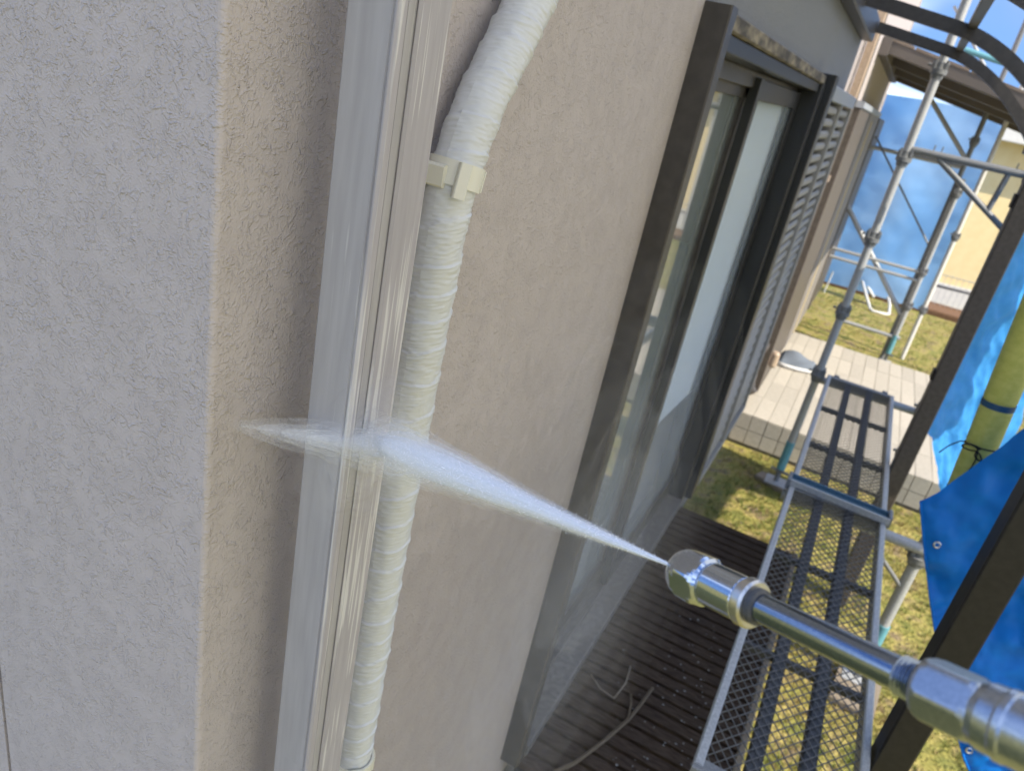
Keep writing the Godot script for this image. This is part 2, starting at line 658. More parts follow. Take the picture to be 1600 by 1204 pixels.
func window(h: Node3D) -> void:
	var w := Node3D.new()
	w.name = "window"
	h.add_child(w)
	# outer frame: jambs stand 55 mm proud of the wall
	var st := mb()
	box(st, V(-0.10, -1.88, -1.598), V(0.054, 0.148, -1.546), 0.003)
	put("jamb", st, M.bronze, w)
	st = mb()
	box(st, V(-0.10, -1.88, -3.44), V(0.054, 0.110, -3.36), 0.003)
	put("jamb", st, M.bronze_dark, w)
	st = mb()
	# head: dusty flashing on top of a dark rail
	box(st, V(-0.10, 0.075, -3.36), V(0.040, 0.108, -1.598), 0.002)
	put("head_rail", st, M.bronze_dark, w)
	st = mb()
	box(st, V(-0.002, 0.108, -3.40), V(0.052, 0.141, -1.598), 0.004)
	put("head_flashing", st, M.bronze_dusty, w)
	st = mb()
	box(st, V(-0.10, 0.03, -3.36), V(-0.034, 0.075, -1.598), 0.002)
	put("head_track", st, M.bronze, w)
	st = mb()
	box(st, V(-0.10, -1.88, -3.36), V(0.060, -1.835, -1.598), 0.004)
	put("sill", st, M.sill, w)
	st = mb()
	for x in [-0.02, -0.055]:
		box(st, V(x - 0.003, -1.835, -3.36), V(x + 0.003, -1.818, -1.598))
	put("sill_track", st, M.sill, w)
	# two sashes; the far one runs in the outer track
	sash(w, -0.068, -1.60, -2.52, M.bronze, M.glass)
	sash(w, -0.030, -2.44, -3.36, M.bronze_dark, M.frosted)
	# what shows behind the panes
	var curt := grid_mesh(func(u: float, v: float) -> Vector3:
		return V(-0.115 + 0.014 * sin(u * 34.0) + 0.005 * sin(u * 71.0 + v * 2.0), lerpf(-1.80, 0.03, v), lerpf(-1.58, -2.24, u)), 90, 6)
	put_mesh("curtain", curt, M.curtain, w)
	var added_blind := grid_mesh(func(u: float, v: float) -> Vector3:
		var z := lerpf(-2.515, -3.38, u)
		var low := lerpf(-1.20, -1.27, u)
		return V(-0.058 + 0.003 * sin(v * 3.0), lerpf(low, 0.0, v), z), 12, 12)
	put_mesh("added_blind", added_blind, M.added_blind, w)  # added; pale face and low edge imitate reflection and shadow on the pane
	# the dark room
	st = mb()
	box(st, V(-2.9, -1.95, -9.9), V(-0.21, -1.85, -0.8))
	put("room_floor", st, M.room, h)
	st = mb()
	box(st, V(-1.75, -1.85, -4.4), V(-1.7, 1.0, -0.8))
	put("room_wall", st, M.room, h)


func sash(w: Node3D, x: float, z0: float, z1: float, m: Material, glass: Material) -> void:
	var st := mb()
	box(st, V(x - 0.015, -1.815, z0 - 0.045), V(x + 0.015, 0.06, z0), 0.002)
	put("stile", st, m, w)
	st = mb()
	box(st, V(x - 0.015, -1.815, z1), V(x + 0.015, 0.06, z1 + 0.075), 0.002)
	put("stile", st, m, w)
	st = mb()
	box(st, V(x - 0.014, 0.0, z1 + 0.075), V(x + 0.014, 0.06, z0 - 0.045), 0.002)
	put("top_rail", st, m, w)
	st = mb()
	box(st, V(x - 0.014, -1.815, z1 + 0.075), V(x + 0.014, -1.73, z0 - 0.045), 0.002)
	put("bottom_rail", st, m, w)
	st = mb()
	box(st, V(x - 0.003, -1.73, z1 + 0.075), V(x + 0.003, 0.0, z0 - 0.045))
	put("pane", st, glass, w)


func louvres(h: Node3D) -> void:
	var l := Node3D.new()
	l.name = "louvred_shutter"
	h.add_child(l)
	var y0 := -1.86
	var y1 := 0.06
	var st := mb()
	box(st, V(0.002, y0, -3.56), V(0.085, y1 + 0.09, -3.445), 0.004)
	put("shutter_stile", st, M.bronze_dark, l)
	st = mb()
	box(st, V(0.002, y1, -4.92), V(0.082, y1 + 0.06, -3.56), 0.004)
	put("shutter_cap", st, M.cap, l)
	st = mb()
	box(st, V(0.002, y0, -4.92), V(0.018, y1, -3.56))
	put("backing_board", st, M.bronze, l)
	for z in [-4.215, -4.90]:
		st = mb()
		box(st, V(0.019, y0 + 0.03, z - 0.018), V(0.080, y1 - 0.002, z + 0.018), 0.003)
		put("shutter_stile", st, M.louver, l)
	st = mb()
	box(st, V(0.019, y0, -4.92), V(0.082, y0 + 0.03, -3.56), 0.003)
	put("bottom_rail", st, M.louver, l)
	# one slat, tilted, copied up both leaves
	for k in 2:
		var z0: float = [-3.565, -4.235][k]
		var z1: float = [-4.195, -4.88][k]
		var n := 34
		var mesh: ArrayMesh
		for i in n:
			var y := y0 + 0.055 + i * 0.0550
			st = mb()
			bar(st, V(0.052, y + 0.016, z0), V(0.052, y + 0.016, z1), 0.024, 0.036, 0.009)
			put("slat", st, M.louver, l)


func second_box(h: Node3D) -> void:
	var b := Node3D.new()
	b.name = "shutter_box"
	h.add_child(b)
	var st := mb()
	box(st, V(0.002, -1.93, -6.9), V(0.085, 0.085, -5.52), 0.004)
	put("box_side", st, M.box_brown, b)
	st = mb()
	box(st, V(0.002, -1.93, -8.6), V(0.090, 0.085, -6.905), 0.004)
	put("box_front", st, M.box_grey, b)
	st = mb()
	box(st, V(0.002, 0.086, -8.62), V(0.098, 0.125, -5.5), 0.004)
	put("box_cap", st, M.cap, b)
	st = mb()
	box(st, V(0.002, -1.93, -10.2), V(0.10, 0.08, -8.62), 0.004)
	put("box_side", st, M.box_brown, b)
	st = mb()
	box(st, V(0.0905, -1.9, -7.4), V(0.096, 0.03, -7.37))
	put("trim_strip", st, M.cream, b)


func terrace() -> void:
	var t := thing("tiled_terrace", "low terrace of pale beige square tiles beside the house wall", "terrace", V(0.9, -2.35, -6.8))
	var x0 := 0.004
	var x1 := 2.05
	var z0 := -5.44
	var z1 := -8.17
	var top := -2.09
	var st := mb()
	box(st, V(x0, -2.36, z1 + 0.01), V(x1 - 0.01, top - 0.004, z0 - 0.01))
	put("grout_bed", st, M.grout, t)
	st = mb()
	box(st, V(x0 + 0.002, top - 0.0055, z1 + 0.014), V(x1 - 0.014, top - 0.0022, z0 - 0.014))
	put("grout_bed", st, M.grout_pale, t)
	var p := 0.1135
	var nx := int((x1 - x0) / p)
	var meshes := []
	for lz in [0.4545]:
		for k in 4:
			var s := mb()
			box(s, Vector3(-p / 2 + 0.003, -0.008, -lz / 2 + 0.0015), Vector3(p / 2 - 0.003, 0.0, lz / 2 - 0.0015), 0.0015)
			s.generate_normals()
			meshes.append(s.commit())
	for i in nx:
		for j in 6:
			var o := put_mesh("tile", meshes[(i * 7 + j * 3) % 4], M.tile[rng.randi() % 4], t)
			o.position += V(x0 + (i + 0.5) * p, top + rng.randf_range(-0.0012, 0.0012), z0 - (j + 0.5) * 0.4545)
			o.rotation = Vector3(rng.randf_range(-0.006, 0.006), 0, rng.randf_range(-0.008, 0.008))
	var s2 := mb()
	box(s2, Vector3(-p / 2 + 0.003, -p / 2 + 0.003, -0.008), Vector3(p / 2 - 0.003, p / 2 - 0.003, 0.0), 0.0015)
	s2.generate_normals()
	var fm := s2.commit()
	for i in nx:
		for j in 2:
			var o := put_mesh("tile", fm, M.tile[rng.randi() % 4], t)
			o.position += V(x0 + (i + 0.5) * p, top - 0.006 - (j + 0.5) * p, z0 + 0.001 + rng.randf_range(-0.001, 0.001))


func neighbour() -> void:
	# the scaffold sheet hung on the far side of the garden
	var wr := noise(101, 1.1, 4)
	var sh := grid_mesh(func(u: float, v: float) -> Vector3:
		var x := lerpf(-3.2, 1.42, u)
		var y := lerpf(-2.2, 0.42, v)
		return V(x, y + 0.02 * sin(x * 2.2), -11.9 + 0.06 * wr.get_noise_2d(x * 0.6 + y * 0.35, y * 0.8 - x * 0.3) + 0.03 * sin(x * 5.0 + y)), 90, 50)
	tag(put_mesh("blue_sheet", sh, M.sheet), "pale blue scaffold sheet closing the far end of the garden", "tarpaulin")
	var st := mb()
	box(st, V(-4, -2.36, -13.2), V(9.0, -2.26, -12.55), 0.02)
	tag(put("soil_edge", st, M.soil), "red brown soil edging along the far side of the lawn", "edging")
	var n := thing("neighbour_house", "cream neighbouring house with white eave and pale base", "house", V(4.8, -2.35, -14))
	st = mb()
	box(st, V(1.50, -1.98, -17), V(9.0, 0.17, -13.3))
	put("wall", st, M.cream, n)
	st = mb()
	box(st, V(1.44, 0.17, -17.2), V(9.2, 0.40, -12.95), 0.01)
	put("eave", st, M.white, n)
	st = mb()
	box(st, V(1.505, -2.36, -16.99), V(8.99, -2.05, -13.28))
	put("foundation", st, M.white, n)
	st = mb()
	box(st, V(1.503, -2.05, -16.99), V(8.995, -1.98, -13.31))
	put("vent_gap", st, M.box_grey, n)
	st = mb()
	box(st, V(1.495, -2.0, -13.285), V(9.0, -1.965, -13.26))
	put("base_flashing", st, M.white, n)
	st = mb()
	pipe(st, V(2.42, -2.3, -13.24), V(2.42, 0.17, -13.24), 0.04)
	put("rain_pipe", st, M.white, n)
	for part in n.get_children():
		part.position -= Vector3(1.5 - 4.8, 0, -13.3 + 14.0)
	n.position = V(1.5, -2.35, -13.3)
	n.rotation.y = deg_to_rad(13.0)
	# low wire fence in front of it
	var f := thing("wire_fence", "low thin wire fence before the cream house", "fence", V(2.2, -2.35, -13.0))
	st = mb()
	for k in 2:
		pipe(st, V(1.45, -1.80 - 0.16 * k, -13.0), V(5.0, -1.80 - 0.16 * k, -13.0), 0.006, 6)
	put("rail", st, M.galv, f)
	for k in 44:
		st = mb()
		pipe(st, V(1.46 + 0.08 * k, -2.3, -13.0), V(1.46 + 0.08 * k, -1.79, -13.0), 0.003, 5)
		put("wire", st, M.galv, f)


func canopy() -> void:
	var c := thing("canopy", "brown boarded lean to canopy over the tiled terrace", "canopy", V(0.0, 0.5, -8.2))
	var slope := 0.19
	var st := mb()
	for k in 8:
		st = mb()
		var x := 0.03 + 0.2 * k
		extrude(st, rect(0.192, 0.02, 0.002), V(x + 0.1, 0.60 - slope * (x + 0.1), -10.0), V(x + 0.1, 0.60 - slope * (x + 0.1), -6.55), Vector3(slope, 1, 0))
		put("board", st, M.canopy, c)
	for k in 4:
		st = mb()
		var z: float = -6.6 - 1.12 * k
		bar(st, V(0.02, 0.545, z), V(1.64, 0.545 - slope * 1.62, z), 0.09, 0.085, 0.004)
		put("rafter", st, M.canopy_beam, c)
	st = mb()
	bar(st, V(0.035, 0.535, -10.05), V(0.035, 0.535, -6.5), 0.065, 0.12, 0.004)
	put("wall_plate", st, M.canopy_beam, c)
	st = mb()
	bar(st, V(1.64, 0.255, -10.05), V(1.64, 0.255, -6.5), 0.04, 0.12, 0.004)
	put("fascia", st, M.canopy, c)


# the bare frame of the patio roof over the deck: wall rail, bent rafters, purlin, posts
func roof_frame() -> void:
	var r := thing("patio_roof_frame", "brown metal patio roof frame of bent rafters on square posts", "patio roof", V(0.94, -2.35, -2.8))
	var st := mb()
	box(st, V(0.002, 0.405, -4.86), V(0.062, 0.52, -0.9), 0.006)
	put("wall_rail", st, M.bronze, r)
	for z in [-4.83, -3.84, -2.62, -1.4]:
		st = mb()
		var pts := PackedVector3Array()
		for k in 22:
			var x := 0.064 + 0.90 * k / 21.0
			var y := 0.478 - 0.14 * (x - 0.06)
			if x > 0.42:
				var t: float = (x - 0.42)
				y -= 0.86 * t * t
			pts.append(V(x, y, z))
		for k in pts.size() - 1:
			bar(st, pts[k], pts[k + 1] + (pts[k + 1] - pts[k]) * 0.02, 0.036, 0.052)
		put("rafter", st, M.bronze, r)
	st = mb()
	bar(st, V(0.486, 0.455, -4.86), V(0.486, 0.455, -0.9), 0.036, 0.05, 0.003)
	put("purlin", st, M.bronze, r)
	st = mb()
	bar(st, V(0.985, 0.065, -4.86), V(0.985, 0.065, -0.9), 0.06, 0.09, 0.004)
	put("front_beam", st, M.brown_post, r)
	for k in 2:
		var z: float = [-3.93, -1.87][k]
		st = mb()
		box(st, V(0.905, -2.35, z - 0.045), V(0.985, 0.03, z + 0.045), 0.005)
		put("post", st, M.brown_post if k == 0 else M.black_post, r)
	st = mb()
	box(st, V(0.895, -0.20, -3.96), V(0.904, -0.14, -3.90), 0.002)
	box(st, V(0.895, -1.02, -3.96), V(0.904, -0.97, -3.90), 0.002)
	put("bracket", st, M.black_post, r)


func deck() -> void:
	var d := thing("timber_deck", "wet dark brown slatted deck under the window", "deck", V(0.33, -2.35, -2.5))
	var p := 0.0589
	var n := 31
	for i in n:
		var st := mb()
		var z := -1.575 - (i + 0.5) * p
		box(st, V(0.026 + rng.randf_range(-0.002, 0.002), -1.915 + rng.randf_range(-0.0015, 0.001), z - p / 2 + 0.0068), V(0.618, -1.89 + rng.randf_range(-0.0015, 0.001), z + p / 2 - 0.0068), 0.003)
		put("board", st, M.deck[rng.randi() % 3], d)
	for x in [0.06, 0.32, 0.58]:
		var st := mb()
		box(st, V(x - 0.02, -1.985, -3.39), V(x + 0.02, -1.917, -1.58))
		put("joist", st, M.bronze_dark, d)
	var st2 := mb()
	box(st2, V(0.620, -1.985, -3.40), V(0.642, -1.888, -1.57), 0.003)
	put("edge_beam", st2, M.timber, d)
	for z in [-1.65, -2.5, -3.33]:
		for x in [0.07, 0.57]:
			st2 = mb()
			box(st2, V(x - 0.02, -2.352, z - 0.02), V(x + 0.02, -1.986, z + 0.02))
			put("leg", st2, M.bronze_dark, d)


# one scaffold standard: tube, rosettes, screw jack with sleeve, base plate
func standard(label: String, x: float, z: float, top: float, m: Material, rosettes: Array, jack := true, plate := false) -> Node3D:
	var s := thing("scaffold_post", label, "scaffold post", V(x, -2.35, z), "scaffold posts")
	var st := mb()
	pipe(st, V(x, -2.02 if jack else -2.35, z), V(x, top, z), 0.0243, 16)
	put("tube", st, m, s)
	for y in rosettes:
		st = mb()
		lathe(st, V(x, y - 0.045, z), Vector3.UP, PackedVector2Array([Vector2(0, 0.0245), Vector2(0.0, 0.031), Vector2(0.025, 0.033), Vector2(0.027, 0.044), Vector2(0.05, 0.045), Vector2(0.052, 0.033), Vector2(0.085, 0.031), Vector2(0.085, 0.0245)]), 14)
		bar(st, V(x - 0.042, y + 0.02, z), V(x + 0.042, y + 0.02, z), 0.03, 0.042, 0.006)
		# wedges and a bolt of the clamp
		for k in 4:
			var t := PI / 4.0 + PI / 2.0 * k
			var dv := Vector3(cos(t), 0, sin(t))
			bar(st, V(x, y - 0.03, z) + dv * 0.037, V(x, y + 0.05, z) + dv * 0.040, 0.007, 0.016, 0.002)
		pipe(st, V(x - 0.062, y + 0.02, z + 0.012), V(x - 0.045, y + 0.02, z + 0.012), 0.009, 6)
		put("coupler", st, M.galv_dark, s)
	if jack:
		st = mb()
		pipe(st, V(x, -2.21, z), V(x, -2.0, z), 0.029, 14)
		put("jack_sleeve", st, M.cyan, s)
		st = mb()
		pipe(st, V(x, -2.34, z), V(x, -2.2, z), 0.017, 12)
		bar(st, V(x - 0.06, -2.225, z), V(x + 0.06, -2.225, z + 0.02), 0.018, 0.018, 0.004)
		put("jack_screw", st, M.galv_dark, s)
		st = mb()
		box(st, V(x - 0.07, -2.315, z - 0.07), V(x + 0.07, -2.307, z + 0.07), 0.002)
		put("base_plate", st, M.galv, s)
	return s


func tube_thing(called: String, label: String, a: Vector3, b: Vector3, r: float, m: Material, group := "") -> MeshInstance3D:
	var st := mb()
	pipe(st, a, b, r, 14)
	var o := put(called, st, m)
	tag(o, label, "scaffold tube", group)
	return o


func scaffold() -> void:
	standard("grey scaffold post standing before the terrace, passing the plank's far end", 0.43, -5.0, 1.6, M.galv, [0.34, -0.13, -0.60, -1.07, -1.50])
	# sole pad under its foot
	var st := mb()
	bar(st, V(0.31, -2.328, -5.03), V(0.53, -2.328, -4.95), 0.11, 0.036, 0.006)
	tag(put("sole_board", st, M.timber), "weathered timber sole block under the post before the terrace", "block")
	standard("scaffold post half hidden behind the brown far roof post", 1.07, -5.0, 1.6, M.galv, [-0.10, -1.50, -1.82])
	standard("short scaffold post under the plank joint with blue screw jack", 1.075, -3.32, -1.50, M.galv, [-1.62])
	st = mb()
	bar(st, V(0.98, -2.328, -3.22), V(1.17, -2.328, -3.2), 0.26, 0.036, 0.006)
	tag(put("sole_board", st, M.timber), "pale timber sole board under the short scaffold post", "block")
	tube_thing("scaffold_tube", "grey tube carrying the joint between both mesh planks", V(0.47, -1.572, -3.30), V(1.10, -1.572, -3.30), 0.0243, M.galv)
	tube_thing("scaffold_tube", "grey tube carrying the far end of the far mesh plank", V(0.40, -1.545, -5.06), V(1.10, -1.545, -5.06), 0.0243, M.galv)
	tube_thing("scaffold_tube", "slim diagonal stay running from plank edge to short post", V(0.905, -1.63, -3.25), V(1.06, -1.78, -3.31), 0.010, M.galv_dark)
	# the guard frame between the two posts at the plank's end
	var g := thing("guard_frame", "grey guard rail with slanting brace above the far plank's end", "guard rail", V(0.74, -0.08, -5.0))
	st = mb()
	pipe(st, V(0.45, -0.078, -5.0), V(1.07, -0.078, -5.0), 0.021, 14)
	put("rail", st, M.galv_dark, g)
	st = mb()
	pipe(st, V(0.60, -0.095, -5.0), V(1.05, -0.375, -5.0), 0.0165, 12)
	put("brace", st, M.galv_dark, g)
	st = mb()
	pipe(st, V(0.955, -0.09, -5.0), V(0.935, -0.30, -5.0), 0.0155, 12)
	put("strut", st, M.galv_dark, g)
	st = mb()
	for x in [0.56, 0.60, 0.98, 1.03]:
		pipe(st, V(x, -0.06, -5.0), V(x, -0.028, -5.0), 0.004, 6)
	put("lug", st, M.galv_dark, g)
	# frames farther down the garden
	standard("tan scaffold post close to the far corner of the house", -0.02, -10.5, 1.8, M.tan_pole, [0.1, -0.95], false)
	standard("far grey scaffold post on the lawn with blue jack behind terrace", 1.03, -9.0, -0.30, M.galv, [-0.45, -1.28, -1.66])
	standard("slim dark scaffold post rising along the blue sheet's right edge", 0.99, -9.05, 1.8, M.galv_dark, [0.05], false)
	standard("scaffold post coloured white for sunlight before the cream house corner", 1.22, -9.5, 1.8, M.white, [-0.9, -1.75], false)  # white colour stands in for sunlight on this tube
	standard("tall scaffold post standing beyond the cream house's white eave", 1.78, -9.2, 2.0, M.galv, [0.5], false)
	tube_thing("scaffold_tube", "upper of two thin far rails across the blue sheet", V(-0.05, -1.285, -9.0), V(1.03, -1.285, -9.0), 0.017, M.galv)
	tube_thing("scaffold_tube", "lower of two thin far rails across the blue sheet", V(-0.05, -1.375, -9.0), V(1.03, -1.375, -9.0), 0.017, M.galv)
	tube_thing("scaffold_tube", "pale low tube lying just above the lawn behind terrace", V(0.43, -2.02, -9.0), V(1.08, -2.02, -9.0), 0.02, M.galv)
	tube_thing("scaffold_tube", "grey high far rail behind the guard frame", V(0.0, -0.205, -9.3), V(1.0, -0.205, -9.3), 0.022, M.galv)
	tube_thing("scaffold_tube", "broad diagonal brace in lower half of the blue sheet", V(0.06, -0.80, -9.05), V(1.0, -1.78, -9.05), 0.026, M.galv)
	tube_thing("scaffold_tube", "thin diagonal wire brace across the blue sheet's middle", V(0.10, -0.09, -9.1), V(1.0, -1.03, -9.1), 0.010, M.galv_dark)
	tube_thing("scaffold_tube", "diagonal brace below the canopy at the sheet's top", V(0.42, 0.39, -8.95), V(1.0, -0.14, -8.95), 0.022, M.galv)
	tube_thing("scaffold_tube", "thin diagonal brace crossing the sky above the canopy", V(0.35, 1.2, -9.2), V(1.1, 0.45, -9.2), 0.014, M.galv)
	tube_thing("scaffold_tube", "teal grey tube lying on the canopy's upper side", V(0.55, 0.66, -7.2), V(1.15, 0.58, -7.2), 0.022, M.cyan)
	# pale sheet added out of view to keep sun off the house walls
	var wr := noise(105, 0.9, 3)
	var gs := grid_mesh(func(u: float, v: float) -> Vector3:
		var z := lerpf(3.5, -4.45, u)
		var y := lerpf(-0.3, 5.5, v)
		return V(2.45 + 0.06 * wr.get_noise_2d(z, y), y, z), 60, 30)
	tag(put_mesh("added_shade_sheet", gs, M.grey_sheet), "added pale grey sheet out of view shading the house walls", "tarpaulin")


func plank_mesh(lx: float, lz: float) -> ArrayMesh:
	# expanded metal: wavy strands that touch their neighbours
	var st := mb()
	st.set_smooth_group(-1)
	var cell_x := 0.029
	var cell_z := 0.0205
	var nx := int(lx / cell_x)
	var nz := int(lz / cell_z)
	for j in nz:
		var z := -lz / 2 + (j + 0.5) * lz / nz
		var hz := lz / nz / 2.0
		for i in nx * 2:
			var x0 := -lx / 2 + i * lx / (nx * 2)
			var x1 := -lx / 2 + (i + 1) * lx / (nx * 2)
			var s0 := 1.0 if (i + j) % 2 == 0 else -1.0
			var a := Vector3(x0, 0, z + s0 * hz)
			var b := Vector3(x1, 0, z - s0 * hz)
			var t := Vector3(0, 0, 0.0019)
			var u := Vector3(0, 0.0015, 0)
			# a leaning strip: top, two sides
			quad(st, a - t + u, a + t + u, b + t + u, b - t + u)
			quad(st, a - t - u, a - t + u, b - t + u, b - t - u)
			quad(st, a + t + u, a + t - u, b + t - u, b + t + u)
	st.generate_normals()
	return st.commit()


func planks() -> void:
	var lx := 0.36
	var lz := 1.70
	var mesh := plank_mesh(lx, lz)
	var c := V(0.692, -1.505, -2.395)
	var p := thing("mesh_plank", "near grey expanded mesh scaffold plank running over the deck", "scaffold plank", c, "mesh scaffold planks")
	var m := put_mesh("expanded_mesh", mesh, M.mesh_steel, p)
	m.position = Vector3.ZERO
	for s in [-1, 1]:
		var st := mb()
		box(st, c + Vector3(s * 0.193 - 0.012, -0.052, -0.875), c + Vector3(s * 0.193 + 0.012, 0.010, 0.875), 0.004)
		put("side_rail", st, M.galv, p)
	for x in [-0.066, 0.062]:
		var st := mb()
		box(st, c + Vector3(x - 0.019, -0.046, -0.86), c + Vector3(x + 0.019, -0.0055, 0.86), 0.004)
		put("rib", st, M.rib, p)
	for z in [-0.30, 0.30]:
		var st := mb()
		box(st, c + Vector3(-0.18, -0.04, z - 0.010), c + Vector3(0.18, -0.012, z + 0.010), 0.003)
		put("cross_bar", st, M.rib, p)
	for s in [-1, 1]:
		var st := mb()
		box(st, c + Vector3(-0.205, -0.05, s * 0.868 - 0.022), c + Vector3(0.205, 0.006, s * 0.868 + 0.022), 0.004)
		put("end_beam", st, M.galv_dark, p)
		st = mb()
		for x in [-0.15, 0.15]:
			box(st, c + Vector3(x - 0.016, -0.07, s * 0.915 - 0.03), c + Vector3(x + 0.016, 0.003, s * 0.915 + 0.004), 0.004)
		put("hook", st, M.galv_dark, p)
	var q: Node3D = p.duplicate()
	q.name = numbered("mesh_plank")
	q.set_meta("label", "far grey expanded mesh scaffold plank reaching over the tiled terrace")
	add_child(q, true)
	q.position = V(0.692, -1.505, -4.19)
	# blue lipped plate over the joint
	var b := thing("joint_plate", "blue painted joint plate where both mesh planks meet", "plate", V(0.69, -1.48, -3.29))
	var st := mb()
	bar(st, V(0.485, -1.485, -3.295), V(0.90, -1.485, -3.275), 0.062, 0.006, 0.0)
	put("plate", st, M.blue_paint, b)
	for s in [-1, 1]:
		st = mb()
		bar(st, V(0.480, -1.480, -3.285 + s * 0.034), V(0.905, -1.480, -3.265 + s * 0.034), 0.009, 0.030, 0.002)
		put("lip", st, M.blue_paint if s < 0 else M.galv, b)
	for x in [0.477, 0.905]:
		st = mb()
		box(st, V(x - 0.008, -1.51, -3.325), V(x + 0.008, -1.462, -3.235), 0.003)
		put("end_cheek", st, M.galv_dark, b)


func tarps() -> void:
	# translucent sheet beyond the far post, sun behind it
	var wr := noise(111, 1.0, 4)
	wr.fractal_gain = 0.6
	var up := grid_mesh(func(u: float, v: float) -> Vector3:
		var y := lerpf(-2.02, 0.25, v)
		# the free left edge wanders in towards the bottom
		var left := 1.06
		if y < -1.5:
			left = 1.09 + (-1.5 - y) * 0.55
		if y > 0.0:
			left = 1.06 - 0.0 * y
		if y > -0.08:
			left += minf(0.5, (y + 0.08) * 2.0)
		var x := lerpf(left, 1.55, u)
		var fold := 0.08 * wr.get_noise_2d(x * 2.4 + y * 0.5, y * 1.0) + 0.014 * wr.get_noise_2d(x * 7.0 + y * 3.0, y * 5.0 + 9.0)
		return V(x + fold * 0.7, y, -4.55 - (x - 1.06) * 0.9 + fold * 0.7), 110, 110)
	tag(put_mesh("blue_tarp", up, M.tarp), "bright translucent blue tarp hanging behind the padded pole", "tarpaulin")
	var wl := noise(113, 1.2, 3)
	wl.fractal_gain = 0.55
	var low := grid_mesh(func(u: float, v: float) -> Vector3:
		# outline: left edge by height, top edge sweeping up to the right
		var s := u * u * 0.4 + u * 0.6
		var topx := lerpf(0.80, 1.75, s)
		var topy := -0.925 + minf(1.2 * s + 5.4 * s * s, 0.5 + 0.2 * s)
		var botx := lerpf(1.27, 1.95, s)
		var boty := lerpf(-1.72, -1.60, s)
		var bend := 0.03 * sin(PI * v) * (1.0 - u)
		var x := lerpf(topx, botx, v) - bend
		var y := lerpf(topy, boty, v)
		var z := -2.15 + 0.075 * wl.get_noise_2d(x * 1.8 - y * 1.2, y * 1.4 + x) + 0.016 * absf(wl.get_noise_2d(x * 5.0 + y * 2.0, y * 3.0 - x * 3.0)) - 0.10 * pow(1.0 - v, 3.0)
		return V(x, y, z), 120, 110)
	var lt := thing("blue_tarp", "deep blue tarp bunched low behind the black near post", "tarpaulin", V(1.0, -1.5, -2.15))
	put_mesh("sheet", low, M.tarp_deep, lt)
	# rolled hem with eyelets down the free edge
	var lv := low.surface_get_arrays(0)[Mesh.ARRAY_VERTEX] as PackedVector3Array
	var hem := PackedVector3Array()
	for j in 111:
		hem.append(lv[j * 121] + Vector3(0.002, 0, 0.003))
	var hs := mb()
	sweep(hs, hem, 0.0035, 6)
	put("hem", hs, M.tarp_deep, lt)
	for j in [16, 52, 88]:
		hs = mb()
		lathe(hs, lv[j * 121 + 5] + Vector3(0, 0, 0.002), Vector3(0.2, 0.1, 1.0).normalized(), PackedVector2Array([Vector2(0, 0.005), Vector2(0.002, 0.0065), Vector2(0.003, 0.008), Vector2(0.002, 0.0105), Vector2(0, 0.0115)]), 16)
		put("eyelet", hs, M.brass, lt)
	# pole wrapped in a foam sleeve
	var a := V(0.925, -1.02, -2.40)
	var b := V(0.845, 0.10, -2.40)
	var d := (b - a).normalized()
	var p := thing("padded_pole", "yellow green foam padded pole tied with black string", "padded pole", a)
	var st := mb()
	pipe(st, a + d * 0.01, b, 0.024)
	put("pole", st, M.timber, p)
	st = mb()
	lathe(st, a + d * 0.10, d, PackedVector2Array([Vector2(0, 0.025), Vector2(0.0, 0.037), Vector2(0.012, 0.0425), Vector2(0.08, 0.0432), Vector2(0.145, 0.0425), Vector2(0.155, 0.0405), Vector2(0.165, 0.0425), Vector2(0.27, 0.0432), Vector2(0.276, 0.0415), Vector2(0.298, 0.0415), Vector2(0.304, 0.0432), Vector2(0.9, 0.044)]), 32)
	put("foam_sleeve", st, M.foam, p)
	st = mb()
	lathe(st, a + d * 0.378, d, PackedVector2Array([Vector2(0, 0.042), Vector2(0.0, 0.0436), Vector2(0.018, 0.0438), Vector2(0.018, 0.042)]), 32)
	put("tape", st, M.navy, p)
	st = mb()
	lathe(st, a + d * 0.088, d, PackedVector2Array([Vector2(0, 0.025), Vector2(0.0, 0.041), Vector2(0.020, 0.0440), Vector2(0.020, 0.025)]), 32)
	put("tape", st, M.navy, p)
	# string: a turn round the sleeve, a bow and two loose ends
	st = mb()
	var f := frame_of(d)
	var o := a + d * 0.255
	var ring := PackedVector3Array()
	for k in 33:
		var t := TAU * k / 32.0
		ring.append(o + (f[0] * cos(t) + f[1] * sin(t)) * 0.0418 + d * 0.006 * cos(t))
	sweep(st, ring, 0.0022, 6)
	var kn := o + Vector3(-0.012, 0.0, 0.0425)
	var c := Curve3D.new()
	for q in [[Vector3(0, 0, 0), Vector3(0.02, 0.006, 0)], [Vector3(-0.035, 0.012, 0.010), Vector3(-0.02, 0, 0)], [Vector3(-0.062, -0.002, 0.012), Vector3(-0.012, -0.012, 0)], [Vector3(-0.085, -0.045, 0.006), Vector3(-0.004, -0.01, 0)]]:
		c.add_point(kn + q[0], -q[1], q[1])
	sweep(st, c.tessellate(4, 3.0), 0.0021, 6)
	c = Curve3D.new()
	for q in [[Vector3(0, 0, 0), Vector3(-0.01, 0.01, 0)], [Vector3(-0.040, 0.003, 0.010), Vector3(-0.008, -0.008, 0)], [Vector3(-0.01, -0.006, 0.006), Vector3(0.01, 0.004, 0)], [Vector3(0.018, -0.022, 0.004), Vector3(0.006, -0.01, 0)], [Vector3(0.004, -0.024, 0.004), Vector3(-0.008, 0.006, 0)], [Vector3(0.0, 0.0, 0.002), Vector3(0, 0.01, 0)]]:
		c.add_point(kn + q[0], -q[1], q[1])
